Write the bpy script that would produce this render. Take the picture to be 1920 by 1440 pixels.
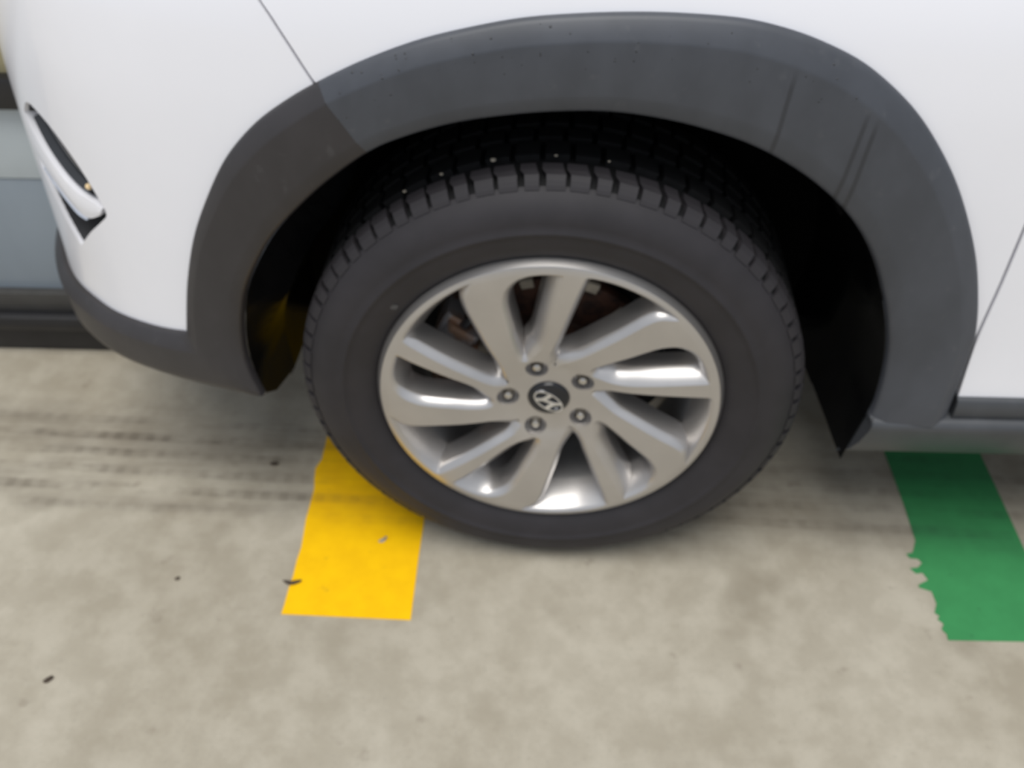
import bpy, bmesh, math, random
import numpy as np
from bisect import bisect_right
from mathutils import Vector, Matrix
from mathutils.geometry import delaunay_2d_cdt

for o in list(bpy.data.objects): bpy.data.objects.remove(o)
scene = bpy.context.scene
COL = scene.collection
random.seed(7)

# ------------------------------------------------------------------ camera
# World: X along the car (its nose points to -X), +Y away from the viewer, Z up, metres.
PITCH, YAW, ROLL = .741, -.037, -.002
cam_d = bpy.data.cameras.new('camera'); cam = bpy.data.objects.new('camera', cam_d); COL.objects.link(cam)
fw = Vector((math.sin(YAW)*math.cos(PITCH), math.cos(YAW)*math.cos(PITCH), -math.sin(PITCH)))
rt = Vector((math.cos(YAW), -math.sin(YAW), 0)); up = rt.cross(fw)
r2 = rt*math.cos(ROLL)+up*math.sin(ROLL); u2 = -rt*math.sin(ROLL)+up*math.cos(ROLL)
cam.matrix_world = Matrix(((r2.x, u2.x, -fw.x, -.016), (r2.y, u2.y, -fw.y, -.952), (r2.z, u2.z, -fw.z, 1.253), (0, 0, 0, 1)))
cam_d.sensor_width = 36; cam_d.lens = 1750/1920*36; cam_d.clip_start = .02
cam_d.dof.use_dof = True; cam_d.dof.focus_distance = .62; cam_d.dof.aperture_fstop = 7.0
scene.camera = cam

# ------------------------------------------------------------------ overcast sky, veiled sun, exposure
world = bpy.data.worlds.new('overcast_sky'); scene.world = world; world.use_nodes = True
wn = world.node_tree.nodes; wl = world.node_tree.links
bg = wn['Background']
tc = wn.new('ShaderNodeTexCoord'); sp = wn.new('ShaderNodeSeparateXYZ'); rmp = wn.new('ShaderNodeValToRGB')
wl.new(tc.outputs['Generated'], sp.inputs[0]); wl.new(sp.outputs['Z'], rmp.inputs[0]); wl.new(rmp.outputs[0], bg.inputs[0])
rmp.color_ramp.elements[0].position = 0.0; rmp.color_ramp.elements[0].color = (.58, .64, .74, 1)
rmp.color_ramp.elements[1].position = .9; rmp.color_ramp.elements[1].color = (.90, .96, 1.06, 1)
bg.inputs[1].default_value = .75
sd = bpy.data.lights.new('veiled_sun', 'SUN'); sd.energy = 2.0; sd.angle = math.radians(36); sd.color = (1, .97, .92)
sun = bpy.data.objects.new('veiled_sun', sd); COL.objects.link(sun); sun.rotation_euler = (math.radians(17), math.radians(-4), 0)
scene.view_settings.view_transform = 'Standard'; scene.view_settings.look = 'None'
scene.view_settings.gamma = 1; scene.view_settings.use_curve_mapping = False
scene.view_settings.exposure = 0.07

# ------------------------------------------------------------------ material helpers
class NT:
    def __init__(s, name):
        s.m = bpy.data.materials.new(name); s.m.use_nodes = True
        s.n = s.m.node_tree.nodes; s.l = s.m.node_tree.links; s.b = s.n['Principled BSDF']
        s.tc = s.n.new('ShaderNodeTexCoord')
    def put(s, sock, v):
        if isinstance(v, (int, float)): sock.default_value = v
        elif isinstance(v, (tuple, list)): sock.default_value = (*v[:3], 1) if len(sock.default_value) == 4 else v
        else: s.l.new(v, sock)
    def math(s, op, a, b=0.0, clamp=False):
        n = s.n.new('ShaderNodeMath'); n.operation = op; n.use_clamp = clamp
        s.put(n.inputs[0], a); s.put(n.inputs[1], b); return n.outputs[0]
    def noise(s, scale, detail=3, rough=.55, vec=None, stretch=None):
        v = vec if vec is not None else s.tc.outputs['Object']
        if stretch:
            mp = s.n.new('ShaderNodeMapping'); mp.inputs['Scale'].default_value = stretch; s.l.new(v, mp.inputs[0]); v = mp.outputs[0]
        n = s.n.new('ShaderNodeTexNoise'); n.inputs['Scale'].default_value = scale
        n.inputs['Detail'].default_value = detail; n.inputs['Roughness'].default_value = rough
        s.l.new(v, n.inputs['Vector']); return n.outputs['Fac']
    def ramp(s, f, a, b):      # smooth 0..1 between a and b
        n = s.n.new('ShaderNodeMapRange'); n.interpolation_type = 'SMOOTHSTEP'
        s.put(n.inputs[0], f); n.inputs[1].default_value = a; n.inputs[2].default_value = b
        return n.outputs[0]
    def mix(s, f, a, b, mode='MIX'):
        n = s.n.new('ShaderNodeMix'); n.data_type = 'RGBA'; n.blend_type = mode
        s.put(n.inputs[0], f); s.put(n.inputs[6], a); s.put(n.inputs[7], b); return n.outputs[2]
    def xyz(s):
        n = s.n.new('ShaderNodeSeparateXYZ'); s.l.new(s.tc.outputs['Object'], n.inputs[0]); return n.outputs
    def bump(s, h, strength, dist=.002):
        n = s.n.new('ShaderNodeBump'); n.inputs['Strength'].default_value = strength; n.inputs['Distance'].default_value = dist
        s.put(n.inputs['Height'], h); s.l.new(n.outputs[0], s.b.inputs['Normal'])
    def done(s, col, rough=.5, metal=0.0, **kw):
        s.put(s.b.inputs['Base Color'], col); s.put(s.b.inputs['Roughness'], rough); s.put(s.b.inputs['Metallic'], metal)
        for k, v in kw.items(): s.put(s.b.inputs[k.replace('_', ' ')], v)
        return s.m
def vary(t, c, amt, scale, stretch=None):
    f = t.ramp(t.noise(scale, 4, .6, stretch=stretch), .3, .7)
    return t.mix(f, tuple(x*(1-amt) for x in c), tuple(min(1, x*(1+amt)) for x in c))

def plain(name, c, rough, metal=0., amt=.08, scale=30, bump=0., **kw):
    t = NT(name); col = vary(t, c, amt, scale)
    if bump: t.bump(t.noise(600, 2), bump, .0006)
    return t.done(col, rough, metal, **kw)

def track_mask(t):
    """tyre dirt dragged along the parking bay: bands with tread block prints"""
    X, Y, Z = t.xyz()
    wob = t.math('MULTIPLY', t.math('SUBTRACT', t.noise(7, 4), .5), .10)
    y = t.math('ADD', t.math('ADD', Y, wob), t.math('MULTIPLY', X, .03))
    band = t.math('MULTIPLY', t.ramp(y, .035, .085), t.math('SUBTRACT', 1, t.ramp(y, .235, .33)))
    ribs = t.math('ADD', t.math('MULTIPLY', t.math('SINE', t.math('MULTIPLY', t.math('ADD', Y, t.math('MULTIPLY', X, .035)), 2*math.pi/.042)), .5), .5)
    blk = t.math('ADD', t.math('MULTIPLY', t.math('SINE', t.math('MULTIPLY', t.math('ADD', X, t.math('MULTIPLY', wob, .15)), 2*math.pi/.031)), .5), .5)
    pr = t.math('MULTIPLY', t.ramp(ribs, .25, .85), t.math('ADD', .6, t.math('MULTIPLY', t.ramp(blk, .2, .8), .4)))
    brk = t.ramp(t.noise(9, 5, .65, stretch=(.6, 1.6, 1)), .36, .62)
    m = t.math('MULTIPLY', band, t.math('ADD', t.math('MULTIPLY', t.ramp(t.noise(5, 4, .6, stretch=(.35, 2.2, 1)), .35, .65), .52), t.math('MULTIPLY', t.math('MULTIPLY', pr, brk), .5)))
    return m, X, Y

# concrete
t = NT('concrete')
c = t.mix(t.ramp(t.noise(2.6, 5, .6), .3, .7), (.345, .303, .228), (.475, .432, .345))
c = t.mix(t.ramp(t.noise(15, 5, .62), .36, .68), t.mix(.32, c, (.30, .26, .195)), t.mix(.34, c, (.53, .485, .395)))
c = t.mix(t.math('MULTIPLY', t.ramp(t.noise(4.3, 3, .5), .60, .74), .45), c, (.22, .185, .13))
c = t.mix(t.math('MULTIPLY', t.ramp(t.noise(19, 3, .5), .67, .76), .45), c, (.24, .20, .15))
c = t.mix(t.math('MULTIPLY', t.ramp(t.noise(160, 2), .58, .7), .22), c, (.28, .26, .21))
m, X, Y = track_mask(t)
side = t.math('SUBTRACT', 1, t.math('MULTIPLY', t.ramp(X, .2, .6), .35))
c = t.mix(t.math('MULTIPLY', t.math('MULTIPLY', m, .92), side), c, (.135, .112, .082))
t.bump(t.math('ADD', t.noise(60, 4), t.math('MULTIPLY', t.noise(400, 2), .4)), .35, .0015)
M_CONC = t.done(c, t.math('ADD', .62, t.math('MULTIPLY', t.noise(5), .2)))

def paint_mat(name, base, dirt, amt):
    t = NT(name); c = vary(t, base, .05, 25)
    m, X, Y = track_mask(t)
    c = t.mix(t.math('MULTIPLY', m, amt), c, dirt)
    c = t.mix(t.math('MULTIPLY', t.ramp(t.noise(33, 3), .68, .76), .35), c, dirt)
    t.bump(t.noise(90, 3), .2, .001)
    return t.done(c, .7, 0, Specular_IOR_Level=.2)
M_YEL = paint_mat('yellow_paint', (.98, .55, .0), (.36, .19, .02), .62)
M_GRN = paint_mat('green_paint', (.048, .265, .090), (.03, .10, .05), .55)

t = NT('white_car_paint'); M_WHITE = t.done(vary(t, (.915, .91, .945), .012, 3), .28, 0, Coat_Weight=.6, Coat_Roughness=.08)
M_DARKGAP = plain('dark_body_edge', (.03, .03, .032), .6)
def cladding(name, c, streaks):
    t = NT(name); col = vary(t, c, .10, 16, (1, 1, .6))
    col = t.mix(t.math('MULTIPLY', t.ramp(t.noise(45, 4), .62, .75), .10), col, (.20, .20, .20))
    X, Y, Z = t.xyz()
    for x0, z0, dx, z1, z2, w in streaks:    # dried water runs
        d = t.math('ABSOLUTE', t.math('SUBTRACT', t.math('SUBTRACT', X, x0), t.math('MULTIPLY', t.math('SUBTRACT', Z, z0), dx)))
        line = t.math('SUBTRACT', 1, t.ramp(d, w*.3, w))
        line = t.math('MULTIPLY', line, t.math('MULTIPLY', t.ramp(Z, z1, z1+.03), t.math('SUBTRACT', 1, t.ramp(Z, z2-.03, z2))))
        col = t.mix(t.math('MULTIPLY', line, .5), col, (.012, .012, .014))
    t.bump(t.noise(900, 2), .15, .0004)
    return t.done(col, .44, 0, Specular_IOR_Level=.5)
M_CLAD = cladding('grey_fender_plastic', (.060, .065, .077), [(.245, .80, .10, .72, .84, .004), (.330, .76, .12, .66, .80, .004), (.343, .76, .10, .64, .79, .004)])
M_CLADF = cladding('charcoal_bumper_plastic', (.036, .033, .035), [])
M_SILL = cladding('scuffed_sill_plastic', (.060, .064, .070), [])
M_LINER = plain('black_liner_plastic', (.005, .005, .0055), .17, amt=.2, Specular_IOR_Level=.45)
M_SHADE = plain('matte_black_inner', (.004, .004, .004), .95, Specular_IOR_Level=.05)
M_RUB = plain('tyre_rubber', (.022, .0195, .0225), .66, amt=.15, scale=14)
M_TREAD = plain('shaded_tread_rubber', (.006, .006, .0065), .75, amt=.25, scale=40, Specular_IOR_Level=.25)  # shade under the arch painted in as darker rubber
t = NT('silver_alloy'); M_ALLOY = t.done(vary(t, (.54, .52, .505), .04, 12), .30, .80)
t = NT('dusty_barrel_alloy'); M_BARREL = t.done(vary(t, (.62, .61, .60), .10, 18), .36, .7)
M_NUT = plain('nut_chrome', (.62, .60, .57), .25, 1.0)
M_CAP = plain('cap_black', (.012, .013, .016), .18)
M_CHROME = plain('emblem_chrome', (.82, .83, .86), .15, 1.0)
t = NT('rusty_disc'); M_ROTOR = t.done(t.mix(t.ramp(t.noise(40, 4), .35, .65), (.035, .02, .016), (.11, .05, .032)), .6, .25)
t = NT('caliper_metal'); M_CAL = t.done(t.mix(t.ramp(t.noise(30, 4), .42, .6), (.40, .39, .40), (.30, .19, .13)), .45, .5)
M_RUST = plain('rust_brown', (.20, .105, .065), .7, amt=.3)
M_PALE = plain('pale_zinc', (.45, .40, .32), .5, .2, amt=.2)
M_BLK = plain('black_plastic', (.018, .018, .020), .35)
M_FRAME = plain('black_frame_metal', (.016, .016, .018), .3)
M_FRAMEG = plain('grey_frame_metal', (.055, .053, .050), .45)
t = NT('amber_glint'); M_AMBER = t.done((.95, .70, .38), .08, 0, Coat_Weight=1.)  # warm glint put into the base colour
t = NT('pale_reflection_glass'); M_PANE1 = t.done(vary(t, (.50, .55, .57), .06, 4), .25, 0)  # upper, paler half of the reflection, painted as base colour
t = NT('blue_grey_reflection_glass'); M_PANE2 = t.done(vary(t, (.27, .315, .36), .06, 4, (1, 1, .5)), .25, 0)  # lower, darker half of the same reflection, also painted
t = NT('straw_reflection_glass'); M_PANE3 = t.done(vary(t, (.42, .37, .22), .06, 4), .2, 0)  # yellowish reflection painted into the pane colour
M_LEAF = plain('dry_leaf', (.055, .038, .025), .8, amt=.3)
M_GRIT = plain('grey_grit', (.30, .28, .24), .8, amt=.3)

# ------------------------------------------------------------------ mesh helpers
def link(name, verts, faces, mat, parent=None, smooth=True, sharp=35, mats=None, mi=None):
    me = bpy.data.meshes.new(name); me.from_pydata([tuple(v) for v in verts], [], faces); me.update()
    bm = bmesh.new(); bm.from_mesh(me); bmesh.ops.remove_doubles(bm, verts=bm.verts, dist=1e-6)
    bm.to_mesh(me); bm.free()
    for m_ in (mats or [mat]): me.materials.append(m_)
    if smooth:
        me.polygons.foreach_set('use_smooth', [True]*len(me.polygons)); me.set_sharp_from_angle(angle=math.radians(sharp))
    o = bpy.data.objects.new(name, me); COL.objects.link(o); o.parent = parent
    return o
def empty(name, loc=(0, 0, 0), rz=0., parent=None):
    o = bpy.data.objects.new(name, None); o.empty_display_size = .1; COL.objects.link(o)
    o.location = loc; o.rotation_euler = (0, 0, rz); o.parent = parent; return o
def tag(o, label, cat, group=None):
    o['label'] = label; o['category'] = cat
    if group: o['group'] = group
    return o
def fix_normals(o):
    bm = bmesh.new(); bm.from_mesh(o.data); bmesh.ops.recalc_face_normals(bm, faces=bm.faces); bm.to_mesh(o.data); bm.free(); return o
def boxv(x0, x1, y0, y1, z0, z1, b=.0):
    """bevelled box as (verts, faces)"""
    bm = bmesh.new(); bmesh.ops.create_cube(bm, size=1)
    for v in bm.verts:
        v.co = Vector((x0+(v.co.x+.5)*(x1-x0), y0+(v.co.y+.5)*(y1-y0), z0+(v.co.z+.5)*(z1-z0)))
    if b: bmesh.ops.bevel(bm, geom=bm.edges[:], offset=b, segments=2, affect='EDGES', profile=.6)
    bm.verts.index_update(); V = [tuple(v.co) for v in bm.verts]; F = [[v.index for v in f.verts] for f in bm.faces]; bm.free()
    return V, F
def join(parts):
    V, F = [], []
    for v, f in parts:
        k = len(V); V += list(v); F += [[i+k for i in q] for q in f]
    return V, F
def grid(rows, close_u=False):
    n = len(rows[0]); V = [p for r in rows for p in r]; F = []
    R = len(rows)
    for i in range(R if close_u else R-1):
        for j in range(n-1):
            a = i*n+j; b = ((i+1) % R)*n+j; F.append([a, b, b+1, a+1])
    return V, F
def lathe(prof, n=96, a0=0, a1=2*math.pi):
    """profile of (r, d): axis = local Y, d into the car"""
    full = abs(a1-a0-2*math.pi) < 1e-6
    rows = [[(r*math.cos(a), d, r*math.sin(a)) for r, d in prof] for a in [a0+(a1-a0)*k/n for k in range(n if full else n+1)]]
    return grid(rows, full)
def catmull(P, n, closed=False):
    out = []; N = len(P)
    for i in range(N if closed else N-1):
        if closed: p0, p1, p2, p3 = P[i-1], P[i], P[(i+1) % N], P[(i+2) % N]
        else: p0, p1, p2, p3 = P[max(i-1, 0)], P[i], P[i+1], P[min(i+2, N-1)]
        for k in range(n):
            u = k/n
            out.append(tuple(.5*(2*b+(c_-a)*u+(2*a-5*b+4*c_-d)*u*u+(3*b-a-3*c_+d)*u**3) for a, b, c_, d in zip(p0, p1, p2, p3)))
    if not closed: out.append(tuple(P[-1]))
    return out
def resample(P, n):
    L = [0.]
    for a, b in zip(P, P[1:]): L.append(L[-1]+math.dist(a, b))
    out = []
    for k in range(n+1):
        x = L[-1]*k/n; i = min(max(bisect_right(L, x)-1, 0), len(P)-2)
        u = (x-L[i])/max(L[i+1]-L[i], 1e-9); out.append(tuple(a+(b-a)*u for a, b in zip(P[i], P[i+1])))
    return out
def inside(pts, poly):
    x, y = pts[:, 0], pts[:, 1]; r = np.zeros(len(pts), bool); n = len(poly)
    for i in range(n):
        x1, y1 = poly[i-1]; x2, y2 = poly[i]
        if y1 == y2: continue
        r ^= ((y1 > y) != (y2 > y)) & (x < (x2-x1)*(y-y1)/(y2-y1)+x1)
    return r
def edge_dist(pts, poly):
    P = np.asarray(poly); Q = np.roll(P, -1, 0); d = np.full(len(pts), 9.)
    for a, b in zip(P, Q):
        ab = b-a; u = np.clip(((pts-a)@ab)/max(ab@ab, 1e-12), 0, 1); d = np.minimum(d, np.hypot(*(pts-a-u[:, None]*ab).T))
    return d
def fill2d(outline, holes, extra):
    """constrained triangulation of a region with holes; extra = interior points"""
    loops = [outline]+holes; V = []; Ed = []
    for lp in loops:
        k = len(V); V += [Vector(p) for p in lp]; Ed += [(k+i, k+(i+1) % len(lp)) for i in range(len(lp))]
    pts = np.array(extra)
    ok = inside(pts, outline) & (edge_dist(pts, outline) > .003)
    for h in holes: ok &= ~inside(pts, h) & (edge_dist(pts, h) > .003)
    V += [Vector(p) for p in pts[ok]]
    v, e, f, *_ = delaunay_2d_cdt(V, Ed, [], 0, 1e-7)
    v = np.array([tuple(p) for p in v]); f = np.array([list(q) for q in f])
    cen = v[f].mean(1); keep = inside(cen, outline)
    for h in holes: keep &= ~inside(cen, h)
    return v, f[keep]

# ------------------------------------------------------------------ car body side as a surface over (s, z)
PLAN = [(1.7,0.0),(1.2,0.0),(.8,0.0),(.4,0.0),(.1,0.0),(-.15,0.002),(-.3,.012),(-.4,.027),(-.5,.052),(-.59,.09),(-.665,.14),(-.73,.205),(-.782,.295),(-.82,.405),(-.848,.53),(-.866,.70),(-.873,.95)]
OFF = [(.15,.09),(.20,.045),(.25,.008),(.30,-.008),(.36,-.009),(.45,-.003),(.6,.003),(.7,.008),(.8,.017),(.9,.035),(1.0,.075),(1.1,.16)]
_pl = catmull(PLAN, 16); _oc = catmull(OFF, 8); _ocx = [a[0] for a in _oc]
_S = [0.0]
for a, b in zip(_pl, _pl[1:]): _S.append(_S[-1]+math.dist(a, b))
def _tan(j):
    u = _pl[max(j-1, 0)]; v = _pl[min(j+1, len(_pl)-1)]; d = math.dist(u, v); return ((v[0]-u[0])/d, (v[1]-u[1])/d)
def plan(s):
    tt = s+1.7; i = min(max(bisect_right(_S, tt)-1, 0), len(_S)-2); k = (tt-_S[i])/(_S[i+1]-_S[i]); a, b = _pl[i], _pl[i+1]
    ta, tb = _tan(i), _tan(i+1); tx = ta[0]+(tb[0]-ta[0])*k; ty = ta[1]+(tb[1]-ta[1])*k; l = math.hypot(tx, ty)
    return a[0]+(b[0]-a[0])*k, a[1]+(b[1]-a[1])*k, -ty/l, tx/l
def tuck(z):
    i = min(max(bisect_right(_ocx, z)-1, 0), len(_oc)-2); a, b = _oc[i], _oc[i+1]
    return a[1]+(b[1]-a[1])*(z-a[0])/(b[0]-a[0])
def B(s, z, h=0.):
    x, y, nx, ny = plan(s); o = h-tuck(z); return (x+nx*o, y+ny*o, z)

# ------------------------------------------------------------------ setting: concrete floor, glazed screen
fl = link('floor', *boxv(-14, 14, -12, 16, -.2, 0), M_CONC, smooth=False); fl['kind'] = 'structure'

win = empty('window_1', (-1.75, .5, 0)); win['kind'] = 'structure'
def wpart(name, x0, x1, y0, y1, z0, z1, mat, b=.004): return link(name, *boxv(x0, x1, y0, y1, z0, z1, b), mat, win)
WX0, WX1 = -1.6, .865
wpart('bottom_rail', WX0, WX1, -.012, .05, 0, .072, M_FRAME, .01)
wpart('bottom_rail_nose', WX0, WX1, -.03, .01, .062, .098, M_FRAME, .014)
wpart('glazing_bead', WX0, WX1, -.006, .04, .098, .142, M_FRAMEG)
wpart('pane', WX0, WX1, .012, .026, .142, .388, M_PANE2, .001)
wpart('pane', WX0, WX1, .010, .024, .390, .532, M_PANE1, .001)  # glass split in two panes to draw its two-tone reflection
wpart('transom_rail', WX0, WX1, -.012, .05, .532, .588, M_FRAME, .006)
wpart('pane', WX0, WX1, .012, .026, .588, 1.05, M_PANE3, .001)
wpart('top_rail', WX0, WX1, -.012, .05, 1.05, 1.10, M_FRAME, .006)
wpart('end_post', WX1, WX1+.02, -.012, .05, 0, 1.10, M_FRAME, .006)

# ------------------------------------------------------------------ painted lines
def slab(name, outline, z0, z1, mat):
    V = [(x, y, z1) for x, y in outline]+[(x, y, z0) for x, y in outline]; n = len(outline)
    F = [list(range(n))]+[[i, i+n, (i+1) % n+n, (i+1) % n] for i in range(n)]
    o = link(name, V, F, mat, smooth=False); return fix_normals(o)
def rough_edge(p, q, n, amp):
    return [(p[0]+(q[0]-p[0])*k/n+random.uniform(-amp, amp), p[1]+(q[1]-p[1])*k/n) for k in range(1, n)]
yo = [(-.409, -.130), (-.205, -.134)]+rough_edge((-.205, -.134), (-.206, 3.6), 60, .0008)+[(-.206, 3.6), (-.406, 3.6)]
yo += rough_edge((-.406, 3.6), (-.407, .20), 50, .0015)+[(-.407, .20), (-.414, .178), (-.411, .15), (-.407, .13), (-.408, .06), (-.404, .0)]+rough_edge((-.405, -.01), (-.409, -.130), 8, .0012)
y_line = tag(slab('painted_line', yo, .0, .0012, M_YEL), 'yellow painted floor line running under the front of the tyre', 'floor marking')
go = [(.620, -.141), (.70, -.140), (.745, -.139), (.752, -.150), (.760, -.148), (.764, -.138), (.799, -.138)]+rough_edge((.799, -.138), (.800, 3.6), 60, .0008)+[(.800, 3.6), (.624, 3.6)]
go += rough_edge((.624, 3.6), (.625, .06), 50, .001)+[(.624, .05), (.616, .032), (.612, .024), (.601, .021), (.605, .013), (.617, .012), (.622, .004), (.612, -.006), (.599, -.008), (.606, -.018), (.617, -.016), (.622, -.030), (.604, -.040), (.603, -.045), (.621, -.052),
       (.622, -.075), (.614, -.092), (.620, -.098), (.615, -.104), (.622, -.112), (.616, -.122), (.621, -.130)]
g_line = tag(slab('painted_line', go, .0, .0012, M_GRN), 'green painted floor line with a torn fringed edge below the door', 'floor marking')

# ------------------------------------------------------------------ the car
car = empty('car')
tag(car, 'white car with dark grey plastic wheel arch trim, parked over the painted lines', 'car')

OUT = [(.512,.423),(.501,.469),(.485,.525),(.46,.591),(.427,.653),(.392,.707),(.351,.75),(.308,.781),(.266,.805),(.213,.83),(.153,.852),(.096,.866),(.04,.876),(-.021,.881),(-.081,.883),(-.136,.882),(-.191,.878),(-.236,.869),(-.277,.856),(-.32,.837),(-.359,.811),(-.395,.78),(-.429,.741),(-.459,.699),(-.488,.648),(-.512,.597),(-.531,.543),(-.542,.502),(-.546,.476),(-.547,.427),(-.547,.385),(-.547,.345)]
INN = [(.41,.333),(.423,.387),(.423,.433),(.415,.479),(.402,.52),(.381,.56),(.352,.604),(.315,.645),(.27,.687),(.216,.727),(.171,.748),(.116,.765),(.057,.775),(.004,.78),(-.054,.781),(-.113,.774),(-.173,.76),(-.229,.74),(-.289,.706),(-.341,.663),(-.381,.613),(-.413,.548),(-.435,.482),(-.444,.429),(-.446,.374),(-.443,.345)]
LIPW = [(1.36,.400),(1.0,.400),(.85,.402),(.78,.404),(.713,.406),(.663,.406),(.605,.411),(.554,.416),(.512,.423)]
LIPB = [(1.36,.302),(1.0,.302),(.80,.306),(.713,.314),(.659,.321),(.577,.331),(.484,.335),(.41,.333)]
SEAM_O, SEAM_I = 8, 9      # index of the bumper/fender trim seam on OUT and INN

PROFILE = [(0, -.006), (.0, .004), (.02, .0075), (.05, .009), (.20, .0190), (.24, .0192), (.5, .0165), (.78, .0150), (.82, .0140), (.95, .0095), (.985, .007), (1., .003), (1.0, -.006)]
def trim_grid(outer, inner, name, mat, ends=False):
    rows = []
    for (so, zo), (si, zi) in zip(outer, inner):
        rows.append([B(so+(si-so)*u, zo+(zi-zo)*u, h) for u, h in PROFILE])
    V, F = grid(rows)
    if ends:                  # closed ends give the trim its thickness at the seam
        for r in (rows[0], rows[-1]):
            k = len(V); V += r+[B_in for B_in in [(p[0], p[1]+.02, p[2]) for p in r]]; n = len(r)
            F += [[k+i, k+i+1, k+n+i+1, k+n+i] for i in range(n-1)]
    return fix_normals(link(name, V, F, mat, car, sharp=50))
oc = catmull(OUT, 6); ic = catmull(INN, 6)
arch_o, arch_i = oc[SEAM_O*6:], ic[SEAM_I*6:]
trim_grid(resample(arch_o, 110), resample(arch_i, 110), 'wheel_arch_trim', M_CLAD)['label'] = 'grey plastic wheel arch trim on the fender'
front_o = resample(catmull(LIPW, 6), 50)+resample(oc[:SEAM_O*6+1], 44)[1:]
front_i = resample(catmull(LIPB, 6), 50)+resample(ic[:SEAM_I*6+1], 44)[1:]
trim_grid(front_o, front_i, 'bumper_trim', M_CLADF)['label'] = 'charcoal lower bumper and front wheel arch trim'

def panel(name, outline, mat, holes=(), step=.022, back=-.014):
    o2 = [tuple(p) for p in outline]; xs = [p[0] for p in o2]; zs = [p[1] for p in o2]
    ex = [(x, z) for x in np.arange(min(xs), max(xs), step) for z in np.arange(min(zs), max(zs), step)]
    v, f = fill2d(o2, [list(h) for h in holes], ex)
    V = [B(a, b) for a, b in v]; F = [list(q) for q in f]
    me = link(name, V, F, mat, car, sharp=60)
    # make every face look outwards
    me.data.update()
    bm = bmesh.new(); bm.from_mesh(me.data)
    for fc in bm.faces:
        s_c = fc.calc_center_median(); n = fc.normal
        if n.dot(Vector((s_c.x-.6, s_c.y-.9, .15)) if s_c.y > .2 else Vector((0, -1, 0))) < 0: fc.normal_flip()
    for lp in [o2]+[list(h) for h in holes]:      # folded edges
        a = [bm.verts.new(B(*p)) for p in lp]; b = [bm.verts.new(B(p[0], p[1], back)) for p in lp]
        for i in range(len(lp)):
            j = (i+1) % len(lp); bm.faces.new((a[i], a[j], b[j], b[i])).smooth = False
    bm.to_mesh(me.data); bm.free()
    return me
def under(P, d):   # tuck the white edge in below the trim, towards the wheel centre
    r = []
    for s, z in P:
        l = math.hypot(s, z-.352); r.append((s*(1-d/l), .352+(z-.352)*(1-d/l)))
    return r
seam_top = [(.427, 1.02), (.362, .945), (.326,.885), (.315,.870), (.295,.838), (.282,.816)]
sx = OUT[SEAM_O]; g = .0022
door_up = [(-.549, .478), (-.5525, .564), (-.5535, .636), (-.556, .80), (-.56, 1.02)]
fender = under(resample(oc[SEAM_O*6:28*6], 70), .012)[:-1]
fender = [(fender[0][0]+.004, fender[0][1])]+fender[1:]
f_out = [(s-g, z) for s, z in resample(seam_top+[(.270, .797)], 30)][:-1]+fender+[(s+g, z) for s, z in resample(door_up, 24)]+[(s, 1.02) for s in np.linspace(-.52, .40, 36)]
panel('front_fender', f_out, M_WHITE)
b_arch = under(resample(oc[:SEAM_O*6], 40), .012)[::-1]
FOG = catmull([(.752,.692),(.735,.702),(.712,.699),(.676,.682),(.640,.648),(.618,.612),(.607,.585),(.622,.568),(.660,.537),(.698,.503),(.706,.502),(.731,.533),(.752,.570),(.768,.600),(.772,.640),(.765,.675)], 4, True)
b_out = [(s+g, z) for s, z in resample(seam_top+[(.270, .797)], 30)]+b_arch[1:-1]+[(s, z-.010) for s, z in resample(LIPW[::-1], 50)]+[(1.36, z) for z in np.linspace(.43, 1.0, 24)]+[(s, 1.02) for s in np.linspace(1.36, .45, 36)]
panel('front_bumper', b_out, M_WHITE, [FOG], back=-.05)
door_lo = [(s, .381) for s in np.linspace(-.553, -1.69, 50)]
d_out = [(s-g, z) for s, z in resample([(-.553, .385)]+door_up, 30)]+[(s, 1.02) for s in np.linspace(-.60, -1.69, 45)]+[(-1.69, z) for z in np.linspace(.99, .41, 26)]+door_lo[::-1][:-1]
panel('front_door', d_out, M_WHITE)
# dark backing behind the shut lines and the body cavity
def strip_back(pts, w, h): 
    rows = [[B(s-w, z, h), B(s+w, z, h)] for s, z in pts]; return grid(rows)
link('shut_line_seal', *strip_back(resample(seam_top+[(.27, .80)], 20), .012, -.016), M_DARKGAP, car)
link('shut_line_seal', *strip_back(resample([(-.549, .35)]+door_up, 24), .012, -.016), M_DARKGAP, car)
# door trim and sill
rows = [[B(s, z, h) for z, h in ((.386, -.012), (.384, .004), (.380, .0075), (.366, .0085), (.352, .008), (.348, .005), (.347, -.012))] for s in np.linspace(-.5535, -1.69, 60)]
V, F = grid(rows); k = len(V); V += rows[0]; F.append([k+i for i in range(7)])
fix_normals(link('door_trim', V, F, M_SILL, car, sharp=50))
rows = []
for j, s in enumerate(np.linspace(-.425, -1.69, 70)):
    zb = .244
    f0 = max(0, 1-j/2.)   # front end follows the arch opening
    rows.append([B(s-(.020 if j == 0 else 0)*((z-.24)/.1), z, h if j else max(h, -.006)) for z, h in ((.353, -.02), (.351, .010), (.346, .0165), (.340, .0185), (.332, .0175), (.305, .0125), (.280, .006), (.258, -.004), (zb, -.022), (zb, -.12 if j > 1 else -.022))])
V, F = grid(rows); k = len(V); V += rows[0]; F.append([k+i for i in range(10)])
fix_normals(link('sill_trim', V, F, M_SILL, car, sharp=40))
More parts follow.
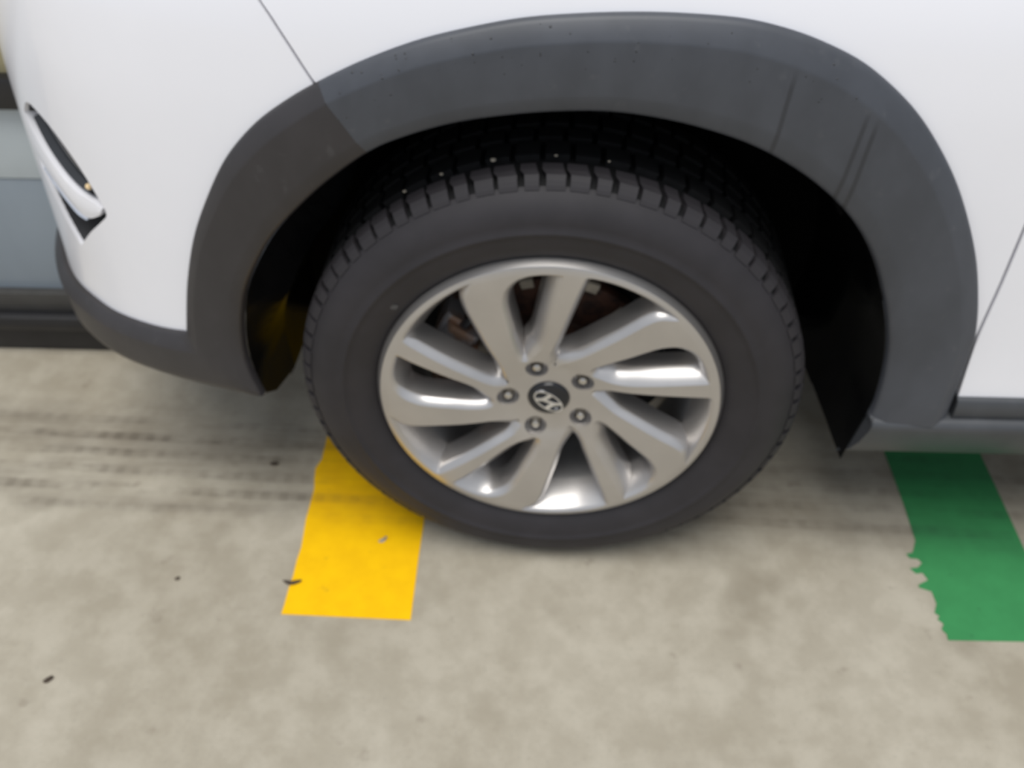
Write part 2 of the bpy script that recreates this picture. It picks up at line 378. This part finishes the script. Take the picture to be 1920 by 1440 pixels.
# bonnet, closing the body from above
xs = [B(s, 1.02) for s in resample([(1.30,), (.6,), (-1.69,)], 60) for s in s]
rows = []
for p in xs:
    rows.append([p]+[(p[0]+(.05*u if p[0] < -.6 else 0), p[1]+(1.8-2*p[1])*u, 1.02+.10*math.sin(math.pi*u)) for u in (.05, .15, .3, .5, .7, .85, 1)])
V, F = grid(rows); fix_normals(link('bonnet', V, F, M_WHITE, car))
# underbody
link('underbody', *join([boxv(-.70, 1.66, .36, 1.5, .21, .26, .01), boxv(.47, 1.66, .12, .40, .215, .26, .01), boxv(-.70, -.43, .26, .40, .29, .33, .01)]), M_BLK, car)
# wheel well liner
rows = []
lin = resample(ic, 70)
def ring(P, dr):
    out = []
    for s, z in P:
        l = math.hypot(s, z-.352); out.append((s*(1+dr/l), .352+(z-.352)*(1+dr/l)))
    return out
def liner_row(dr, y, taper, lean):
    rw = []
    for i, (s, z) in enumerate(lin):
        u = i/70; w = min(1, max(0, (.36-u)/.14)); w = w*w*(3-2*w)      # the front lower panel slants in towards the tyre
        l = math.hypot(s, z-.352); k = 1+(dr+taper*w)/l
        s2, z2 = s*k+lean*w*max(0, .50-z), .352+(z-.352)*k; b_ = B(s, z, -.005)
        rw.append((b_[0]+(s-s2), b_[1], z2) if y is None else (-s2, max(y, b_[1]+.01), z2))
    return rw
low = lambda r, z0, z1, x0, x1: [(r[0][0]-x0*(r[0][2]-z0), r[0][1], z0)]+r+[(r[-1][0]+x1, r[-1][1], z1)]
lr = []
for dr, y, tp, ln, zf, zr in ((-.001, None, 0, 0, .328, .252), (-.002, .035, -.004, .1, .318, .250), (-.003, .085, -.052, .38, .280, .248), (-.008, .16, -.056, .38, .262, .25), (-.010, .165, -.052, .45, .238, .25), (-.014, .25, -.03, .3, .24, .25), (-.018, .345, -.02, .2, .24, .25)):
    lr.append(low(liner_row(dr, y, tp, ln), zf, zr, -ln*.15, -.014))
V, F = grid(lr)
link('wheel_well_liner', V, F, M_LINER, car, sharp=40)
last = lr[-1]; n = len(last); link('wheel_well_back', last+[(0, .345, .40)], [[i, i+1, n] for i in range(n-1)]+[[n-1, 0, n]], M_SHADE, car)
# liner ribs that catch the light over the tyre
for dr, y in ((-.012, .12), (-.015, .20)):
    rr = ring(lin, dr)[14:58]
    rows = [[(-s*(1-e), yy, .352+(z-.352)*(1-e)) for e, yy in ((.0, y-.006), (.012, y-.003), (.012, y+.003), (0, y+.006))] for s, z in rr]
    link('liner_rib', *grid(rows), M_LINER, car)

# water drops clinging to the trim
dp = []
for q in range(90):
    j = int(random.random()**1.3*60); u = random.uniform(.05, .55); po, pi_ = resample(arch_o, 110)[j], resample(arch_i, 110)[j]
    c_ = Vector(B(po[0]+(pi_[0]-po[0])*u, po[1]+(pi_[1]-po[1])*u, (.0085+(u-.05)*.068) if u < .2 else .0185-(u-.24)*.010)); r_ = random.uniform(.0008, .0018)
    V = [(c_.x, c_.y-r_*.6, c_.z)]; F = []
    for e, (rr_, hh) in enumerate(((.6, .45), (1., -.35))): V += [(c_.x+r_*rr_*math.cos(a), c_.y-r_*hh, c_.z+r_*rr_*math.sin(a)) for a in [math.pi*i/4 for i in range(8)]]
    F = [[0, 1+i, 1+(i+1) % 8] for i in range(8)]+[[1+i, 9+i, 9+(i+1) % 8, 1+(i+1) % 8] for i in range(8)]
    dp.append((V, F))
o = fix_normals(link('water_drops', *join(dp), plain('water_drop', (.03, .032, .036), .3), car, sharp=80)); o['kind'] = 'stuff'

# ------------------------------------------------------------------ fog lamp pocket on the bumper
fog = empty('fog_lamp', parent=car)
# pocket: walls + floor
cx_, cz_ = .690, .60
rows = [[B(s, z, -.006), B(cx_+(s-cx_)*.93, cz_+(z-cz_)*.93, -.035), B(cx_+(s-cx_)*.8, cz_+(z-cz_)*.8, -.055)] for s, z in FOG]
V, F = grid(rows, True); k = len(V); n = len(FOG); V += [r[2] for r in rows]; F.append([k+i for i in range(n)])
link('pocket', V, F, M_BLK, fog, sharp=40)
def blade(name, top, bot, h0, h1, mat, n=26, crown=.004):
    a, b = resample(catmull(top, 5), n), resample(catmull(bot, 5), n); rows = []
    for k, (p, q) in enumerate(zip(a, b)):
        e = math.sin(math.pi*min(1, max(.0, (k+.6)/(n+1.2))))**.35
        md = [tuple(p[i]+(q[i]-p[i])*u for i in (0, 1)) for u in (0, .12, .5, .88, 1)]
        rows.append([B(*md[0], h0), B(*md[0], h1*.4), B(*md[1], h1), B(*md[2], h1+crown*e), B(*md[3], h1), B(*md[4], h1*.4), B(*md[4], h0)])
    V, F = grid(rows); m_ = len(rows[0])
    for r in (rows[0], rows[-1]): k = len(V); V += r; F.append([k+i for i in range(m_)])
    return fix_normals(link(name, V, F, mat, fog, sharp=50))
blade('trim_blade', [(.768,.690),(.757,.665),(.731,.636),(.696,.611),(.661,.597),(.630,.594),(.613,.590)], [(.785,.655),(.782,.625),(.750,.604),(.714,.583),(.684,.568),(.654,.562),(.622,.577)], -.045, .000, M_WHITE)['label'] = 'white trim blade across the fog lamp'
blade('lower_strip', [(.778,.625),(.742,.606),(.706,.585),(.680,.570),(.655,.564)], [(.776,.600),(.752,.588),(.712,.568),(.688,.556),(.664,.554)], -.045, -.004, M_CHROME, crown=.001)['label'] = 'silver strip below the white blade'
blade('lamp_lens', [(.742,.696),(.712,.692),(.678,.676),(.646,.645),(.624,.612)], [(.752,.674),(.727,.642),(.694,.618),(.662,.604),(.632,.600)], -.05, -.016, plain('smoked_lens', (.03, .032, .036), .12), crown=.003)['label'] = 'smoked lamp lens'
V, F = [], []
bm = bmesh.new(); bmesh.ops.create_uvsphere(bm, u_segments=14, v_segments=10, radius=.0045)  # added bead in place of the warm glint in the pocket
c0 = Vector(B(.639, .612, -.006)); bm.verts.index_update()
V = [tuple(v.co+c0) for v in bm.verts]; F = [[v.index for v in f.verts] for f in bm.faces]; bm.free()
link('glint_bead', V, F, M_AMBER, fog)['label'] = 'small pale amber bead standing in for a glint'

# ------------------------------------------------------------------ the wheel
STEER, PHI = -.035, 1.884
wheel = empty('front_wheel', (0, 0, .352), STEER, car); wheel['label'] = 'silver alloy wheel with ten swirling spokes'
def pol(r, deg, rot=0.): a = math.radians(deg)+rot; return (r*math.cos(a), r*math.sin(a))
NARROW = [(.0765,6),(.080,11),(.089,12.3),(.106,10.2),(.121,8.3),(.140,6.1),(.160,4.6),(.183,2.8),(.203,-.3),(.2165,-4.5),(.2225,-9),(.2245,-14),(.2245,-18.5),(.2235,-21.2),(.218,-21.7),(.205,-21.1),(.19,-20.5),(.162,-19.2),(.144,-18.1),(.121,-16.2),(.106,-13.7),(.093,-9.3),(.083,-3),(.0775,2)]
WIDE = [(.067,-17.5),(.076,-16.5),(.086,-17),(.097,-19),(.117,-21.8),(.134,-23.3),(.153,-24.6),(.17,-25.6),(.19,-26.6),(.208,-27.4),(.219,-27.9),(.2255,-29),(.2275,-33),(.2285,-40),(.229,-48),(.2295,-55),(.2300,-60),(.2290,-63.3),(.2230,-62.3),(.215,-59.8),(.207,-58.2),(.192,-56.8),(.170,-55.4),(.150,-53.7),(.127,-51),(.106,-47.8),(.09,-44),(.077,-38.5),(.067,-32),(.0615,-27),(.0615,-22)]
FACE = [(.0,.0065),(.03,.006),(.045,.0055),(.06,.004),(.075,-.0005),(.1,-.006),(.13,-.0100),(.165,-.0125),(.2,-.0132),(.222,-.0125),(.234,-.0105),(.239,-.0065),(.2415,.001)]
_fc = catmull(FACE, 6); _fx = [p[0] for p in _fc]
def face_d(r):
    i = min(max(bisect_right(_fx, r)-1, 0), len(_fc)-2); a, b = _fc[i], _fc[i+1]; return a[1]+(b[1]-a[1])*(r-a[0])/(b[0]-a[0])
wins = []
for k in range(5):
    rot = PHI-k*2*math.pi/5
    for kind, pts in (('n', NARROW), ('w', WIDE)): wins.append((kind, k, catmull([pol(r, d, rot) for r, d in pts], 4, True)))
nutc = [pol(.05715, 0, PHI-k*2*math.pi/5) for k in range(5)]
circ = lambda c_, r, n: [(c_[0]+r*math.cos(2*math.pi*i/n), c_[1]+r*math.sin(2*math.pi*i/n)) for i in range(n)]
bore = circ((0, 0), .0300, 48); nholes = [circ(c_, .0158, 28) for c_ in nutc]
rim_out = circ((0, 0), .2412, 200)
extra = []
for r in np.arange(.034, .226, .0065):
    n_ = max(12, int(2*math.pi*r/.0065)); extra += [pol(r, 360*i/n_+r*2000) for i in range(n_)]
for r in (.2325, .2355, .2385): extra += [pol(r, 360*i/200+r*1000) for i in range(200)]
R_HUB, R_RIM = .0905, .2250
for rr, n_ in ((R_HUB, 220), (R_RIM, 420)): extra += [pol(rr, 360*i/n_) for i in range(n_)]
v2, f2 = fill2d(rim_out, [w[2] for w in wins]+[bore]+nholes, extra)
BROAD_MID = [(.0905,18),(.12,14.5),(.16,11),(.19,8.5),(.225,3.5)]
THIN_MID = [(.0905,-14),(.12,-19),(.16,-22),(.19,-23.5),(.225,-25)]
def tab(T, x):
    x = min(max(x, T[0][0]), T[-1][0])
    for a, b in zip(T, T[1:]):
        if x <= b[0]: return a[1]+(b[1]-a[1])*(x-a[0])/(b[0]-a[0])
def which(x, z):
    r = math.hypot(x, z)
    if r < R_HUB: return 'hub'
    if r > R_RIM: return 'rim'
    a = math.degrees(math.atan2(z, x)-PHI); best = None
    for k in range(5):
        for nm, T in (('b', BROAD_MID), ('t', THIN_MID)):
            d = abs((a+72*k-tab(T, r)+180) % 360-180)
            if best is None or d < best[0]: best = (d, (nm, k))
    return best[1]
pieces = {}
def add_face(key, pts): pieces.setdefault(key, []).append(pts)
for tri in f2:
    p = [v2[i] for i in tri]; cx, cz = sum(q[0] for q in p)/3, sum(q[1] for q in p)/3
    add_face(which(cx, cz), [(q[0], face_d(math.hypot(*q)), q[1]) for q in p])
def walls(loop, kind):
    """window reveal: rounded edge, then a drafted wall running back to the barrel"""
    n = len(loop); P = np.array(loop); Tn = np.roll(P, -1, 0)-np.roll(P, 1, 0); Tn /= np.linalg.norm(Tn, axis=1)[:, None]
    area = .5*np.sum(P[:, 0]*np.roll(P[:, 1], -1)-np.roll(P[:, 0], -1)*P[:, 1])
    N = np.stack([-Tn[:, 1], Tn[:, 0]], 1)*(1 if area > 0 else -1)     # into the window
    R = np.hypot(P[:, 0], P[:, 1])
    hubw = np.clip((.098-R)/.030, 0, 1); rimw = np.clip((R-.205)/.018, 0, 1)
    rings = []
    idx = np.arange(n)/4.0
    big = np.clip(np.minimum(idx-13.5, 22.6-idx)/1.5, 0, 1) if kind == 'n' else np.zeros(n)     # broad slanted flank of the thin spoke
    ch_o = (.0085+.0095*big)*(1-.75*rimw); ch_d = (.0105+.0115*big)*(1-.6*rimw)
    for stage in range(6):
        if stage == 0: o, d = 0*R, 0*R
        elif stage == 1: o, d = R*0+.0012, R*0+.0005
        elif stage == 2: o, d = .0012+ch_o*.94, .0008+ch_d*.9
        elif stage == 3: o, d = .0014+ch_o, .0012+ch_d+.001
        else:
            u = (stage-3)/2; o, d = .0014+ch_o+.003*u, .0022+ch_d+(.044-ch_d)*u
        u = np.clip(d/.044, 0, 1)
        o = o+hubw*.010*np.minimum(1, u*1.2)+rimw*(.018*u); d = d*(1-.35*hubw)
        Q = P+N*o[:, None]
        rings.append([(Q[i, 0], face_d(R[i])+d[i], Q[i, 1]) for i in range(n)])
    for a, b in zip(rings, rings[1:]):
        for i in range(n):
            j = (i+1) % n; m_ = (P[i]+P[j])/2; add_face(which(*m_), [a[i], a[j], b[j], b[i]])
for kind, k, lp in wins: walls(lp, kind)
for c_, h in zip(nutc, nholes):                     # nut seats
    for i in range(28):
        a, b = h[i], h[(i+1) % 28]; ia = tuple(c_[q]+(a[q]-c_[q])*.88 for q in (0, 1)); ib = tuple(c_[q]+(b[q]-c_[q])*.88 for q in (0, 1))
        add_face('hub', [(a[0], face_d(math.hypot(*a)), a[1]), (b[0], face_d(math.hypot(*b)), b[1]), (ib[0], .022, ib[1]), (ia[0], .022, ia[1])])
        add_face('hub', [(ia[0], .022, ia[1]), (ib[0], .022, ib[1]), (c_[0], .022, c_[1])])
def soup(faces):
    V = [p for f in faces for p in f]; F = []; k = 0
    for f in faces: F.append(list(range(k, k+len(f)))); k += len(f)
    return V, F
# outer lip + barrel
lipb = lathe([(.2412,-.0002),(.2425,.0055),(.2405,.010),(.234,.012)], 160)
lv, lf = lipb; rv, rf = soup(pieces['rim'])
link('rim', *join([(rv, rf), (lv, lf)]), M_ALLOY, wheel, sharp=38)
link('barrel', *lathe([(.236,.006),(.226,.016),(.214,.030),(.207,.040),(.205,.07),(.206,.11),(.208,.15),(.216,.175),(.222,.2),(.238,.205)], 120), M_BARREL, wheel)
hub = link('hub', *soup(pieces['hub']), M_ALLOY, wheel, sharp=38)
for key in pieces:
    if isinstance(key, tuple): link('spoke', *soup(pieces[key]), M_ALLOY, wheel, sharp=38)

# nuts
nut = bmesh.new()
prof = [(.0, .0035), (.003, .0037), (.0055, .0052), (.0068, .0085), (.0070, .010)]
nv, nf = lathe(prof, 18); hexs = []
for d in (.0095, .011, .024):
    hexs.append([((.0093 if d > .01 else .0082)*math.cos(math.pi/3*i), d, (.0093 if d > .01 else .0082)*math.sin(math.pi/3*i)) for i in range(7)])
hv, hf = grid(hexs)
nmesh = None
for k, c_ in enumerate(nutc):
    if nmesh is None:
        o = link('wheel_nut', *join([(nv, nf), (hv, hf)]), M_NUT, wheel, sharp=30); fix_normals(o); nmesh = o
    else: o = nmesh.copy(); COL.objects.link(o)
    o.parent = wheel; o.location = (c_[0], .0, c_[1]); o.rotation_euler = (0, .3*k, 0)
# centre cap and emblem
link('center_cap', *lathe([(0, -.0015), (.012, -.0012), (.022, .0), (.0275, .0022), (.0292, .0048), (.0298, .009)], 64), M_CAP, wheel)
def flat_ring(outer, inner, d0, d1):
    n = len(outer); rows = [[(a[0], d1, a[1]), (a[0], d0, a[1]), (b[0], d0, b[1]), (b[0], d1, b[1])] for a, b in zip(outer, inner)]
    return grid(rows, True)
EA = math.radians(-40)
def rot2(p): return (p[0]*math.cos(EA)-p[1]*math.sin(EA), p[0]*math.sin(EA)+p[1]*math.cos(EA))
ell = lambda a, b, n=48: [rot2((a*math.cos(2*math.pi*i/n), b*math.sin(2*math.pi*i/n))) for i in range(n)]
def bar2(pts, d0, d1, w0, w1):
    P = catmull(pts, 6); n = len(P); rows = []
    for i, p in enumerate(P):
        q0, q1 = P[max(i-1, 0)], P[min(i+1, n-1)]; tx, ty = q1[0]-q0[0], q1[1]-q0[1]; l = math.hypot(tx, ty); nx, ny = -ty/l, tx/l; w = w0+(w1-w0)*i/(n-1)
        a = rot2((p[0]+nx*w, p[1]+ny*w)); b = rot2((p[0]-nx*w, p[1]-ny*w))
        rows.append([(a[0], d1, a[1]), (a[0], d0, a[1]), (b[0], d0, b[1]), (b[0], d1, b[1])])
    return grid(rows)
emb = join([flat_ring(ell(.0245, .0138), ell(.0222, .0117), -.0032, .002),
    bar2([(-.0160,-.0085),(-.0105,-.0040),(-.0072,.0020),(-.0062,.0112)], -.0034, .001, .0022, .0034),
    bar2([(.0160,.0085),(.0105,.0040),(.0072,-.0020),(.0062,-.0112)], -.0034, .001, .0022, .0034),
    bar2([(-.0095,-.0028),(-.003,-.0010),(.003,.0010),(.0095,.0028)], -.0033, .001, .0020, .0020)])
fix_normals(link('emblem', *emb, M_CHROME, wheel, sharp=30))['label'] = 'silver slanted letter in an oval ring'

# tyre
TY = [(.234,.016),(.2385,.008),(.243,.0015),(.250,-.006),(.262,-.0125),(.276,-.0165),(.2835,-.0178),(.2850,-.0195),(.2885,-.0195),(.2900,-.0180),(.300,-.0178),(.312,-.0150),(.324,-.0085),(.332,-.0010),(.3375,.006),(.3415,.014),(.3425,.03),(.3425,.195),(.338,.21),(.322,.227),(.30,.234),(.27,.232),(.235,.21)]
tv, tf = lathe(TY, 180)
ty = link('tyre', tv, tf, M_RUB, wheel, sharp=60, mats=[M_RUB, M_TREAD])
for p_ in ty.data.polygons: p_.material_index = int(math.hypot(p_.center.x, p_.center.z) > .3365 and p_.center.y < .205)
# shoulder tread blocks, one object each
NB = 76
cs = [(.3350,.0010),(.3395,.0036),(.3445,.0075),(.3490,.0135),(.3508,.022),(.3513,.036),(.3410,.038),(.3380,.012)]
def prism(cs, a0, a1, skew=0.):
    A = [(r*math.cos(a0), d, r*math.sin(a0)) for r, d in cs]
    Bq = [(r*math.cos(a1+skew*(d > .02)), d, r*math.sin(a1+skew*(d > .02))) for r, d in cs]; n = len(cs)
    A = [(r*math.cos(a0+skew*(d > .02)), d, r*math.sin(a0+skew*(d > .02))) for r, d in cs]
    return A+Bq, [list(range(n))[::-1], [n+i for i in range(n)]]+[[i, (i+1) % n, n+(i+1) % n, n+i] for i in range(n)]
st = 2*math.pi/NB; blocks = []
for wv in (.80, .60):
    o = link('tread_block', *prism(cs, -st*wv/2, st*wv/2, .015), M_RUB, wheel, smooth=False); fix_normals(o); blocks.append(o)
for k in range(1, NB):
    o = blocks[k % 2] if k == 1 else blocks[(k % 3) == 2].copy()
    if k != 1: COL.objects.link(o)
    o.parent = wheel; o.rotation_euler = (0, -k*st, 0)
parts = []
for d0, d1, nb, off, sk in ((.056, .090, 60, 0, .03), (.100, .126, 60, .03, -.03), (.136, .17, 60, .01, .03), (.180, .205, 76, .02, 0)):
    for k in range(nb):
        a = 2*math.pi*k/nb+off; w = 2*math.pi/nb*.40
        parts.append(prism([(.3515, d0), (.3515, d1), (.3418, d1+.001), (.3418, d0-.001)], a-w, a+w, 0))
o = link('tread', *join(parts), M_TREAD, wheel, smooth=False); fix_normals(o); o['kind'] = 'stuff'

# grit caught in the tread
bm = bmesh.new(); bmesh.ops.create_icosphere(bm, subdivisions=1, radius=.0032); bm.verts.index_update()
gv = [(v.co.x*1.2, v.co.y, v.co.z*.8) for v in bm.verts]; gf = [[v.index for v in f.verts] for f in bm.faces]; bm.free()
gm = None
for ang, d_, sc in ((102.6, .050, 1), (90.3, .050, .6), (113.4, .048, .7), (122, .046, .7), (80, .05, .5)):
    if gm is None: gm = o = link('grit', gv, gf, M_PALE, wheel)
    else: o = gm.copy(); COL.objects.link(o)
    a_ = math.radians(ang); o.parent = wheel; o.location = (.353*math.cos(a_), d_, .353*math.sin(a_)); o.scale = (sc, sc, sc)
# pale scuff on the sidewall
fix_normals(link('scuff_mark', [(-.203+.0055*math.cos(a)*(1+.25*math.sin(3*a)), -.0130+.002*(k == 0), .1635+.0045*math.sin(a)*(1+.2*math.cos(2*a))) for k in range(2) for a in [2*math.pi*i/14 for i in range(14)]], [list(range(14, 28))]+[[i, (i+1) % 14, 14+(i+1) % 14, 14+i] for i in range(14)], plain('rubber_scuff', (.07, .066, .064), .8), wheel, sharp=60))

# brake behind the spokes
brake = empty('brake', (0, 0, .352), STEER, car)
fix_normals(link('brake_disc', *lathe([(.030,.040),(.070,.042),(.076,.048),(.078,.075),(.082,.080),(.148,.080),(.150,.082),(.150,.100),(.082,.100)], 96), M_ROTOR, brake))
link('dust_shield', *lathe([(.05,.118),(.160,.118),(.164,.108),(.166,.118),(.20,.135)], 72), M_BLK, brake)
def arc_block(r0, r1, a0, a1, d0, d1, ch=.006, n=10):
    cs_ = [(r0, d0+ch), (r0+ch, d0), (r1-ch, d0), (r1, d0+ch), (r1, d1), (r0, d1)]; rows = []
    for i in range(n+1):
        a = math.radians(a0+(a1-a0)*i/n); rows.append([(r*math.cos(a), d, r*math.sin(a)) for r, d in cs_+cs_[:1]])
    V, F = grid(rows); m_ = len(cs_)+1
    for r_ in (rows[0], rows[-1]): k = len(V); V += r_[:-1]; F.append([k+i for i in range(m_-1)])
    return V, F
fix_normals(link('caliper', *join([arc_block(.118, .168, 148, 176, .050, .12), arc_block(.118, .170, 181, 206, .050, .12), arc_block(.150, .176, 145, 210, .060, .13, .004)]), M_CAL, brake, sharp=30))
for a0_, a1_ in ((158, 176), (182, 200)): fix_normals(link('brake_pad', *arc_block(.112, .137, a0_, a1_, .046, .075, .003), M_RUST, brake, sharp=30))
for a0_, a1_ in ((160, 168), (190, 198)): fix_normals(link('caliper_bracket', *arc_block(.092, .113, a0_, a1_, .058, .09, .003), M_PALE, brake, sharp=30))
fix_normals(link('brake_hose', *arc_block(.140, .150, 134, 148, .055, .065, .003), M_BLK, brake, sharp=30))
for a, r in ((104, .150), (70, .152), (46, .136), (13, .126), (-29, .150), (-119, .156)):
    fix_normals(link('pale_block', *arc_block(r-.008, r+.008, a-3.4, a+3.4, .072, .08, .002, 4), M_PALE, brake, sharp=30))  # small pale blocks around the disc face

# ------------------------------------------------------------------ bits lying on the floor
def crumb(name, loc, pts, h, mat, label, cat='debris'):
    """small curled flake: outline in mm with a raised, bent spine"""
    n = len(pts); V = []
    for x, y in pts: V.append((x/1000, y/1000, .0003+h*abs(math.sin(x*.25+y*.1))*.6))
    V += [(x*.55/1000, y*.55/1000, h) for x, y in pts]; V.append((0, 0, h*1.15)); V += [(x*.9/1000, y*.9/1000, 0) for x, y in pts]
    F = [[i, (i+1) % n, n+(i+1) % n, n+i] for i in range(n)]+[[n+i, n+(i+1) % n, 2*n] for i in range(n)]+[[i, 2*n+1+i, 2*n+1+(i+1) % n, (i+1) % n] for i in range(n)]+[[2*n+1+i for i in range(n)]]
    o = link(name, V, F, mat, sharp=60); fix_normals(o); o.location = loc; return tag(o, label, cat)
crumb('leaf_scrap', (-.404, -.071, .0012), [(-17,3),(-8,2.5),(-1,-1),(8,1),(15,5),(14,1),(6,-4),(-2,-6),(-9,-3)], .004, M_LEAF, 'dark dry leaf scrap lying across the left edge of the yellow line', 'leaf')
crumb('leaf_scrap', (-.270, .020, .0012), [(-7,-4),(-2,-2),(3,2),(5,7),(7,6),(6,0),(2,-5),(-4,-7)], .003, M_GRIT, 'small grey curled scrap lying on the yellow line', 'leaf')
crumb('leaf_scrap', (-.728, -.254, 0), [(-7,-3),(-3,3),(3,6),(7,3),(4,-2),(0,-6),(-5,-6)], .004, M_LEAF, 'dark crumb alone on bare concrete at the lower left', 'debris')
crumb('leaf_scrap', (-.592, -.069, 0), [(-4,-2),(-1,3),(4,3),(4,-2),(0,-4)], .003, M_LEAF, 'tiny dark crumb left of the yellow line', 'debris')
crumb('leaf_scrap', (-.491, .186, 0), [(-9,0),(-4,4),(4,4),(9,1),(5,-4),(-4,-4)], .003, M_LEAF, 'dark flat scrap on the tyre track beside the yellow line', 'debris')
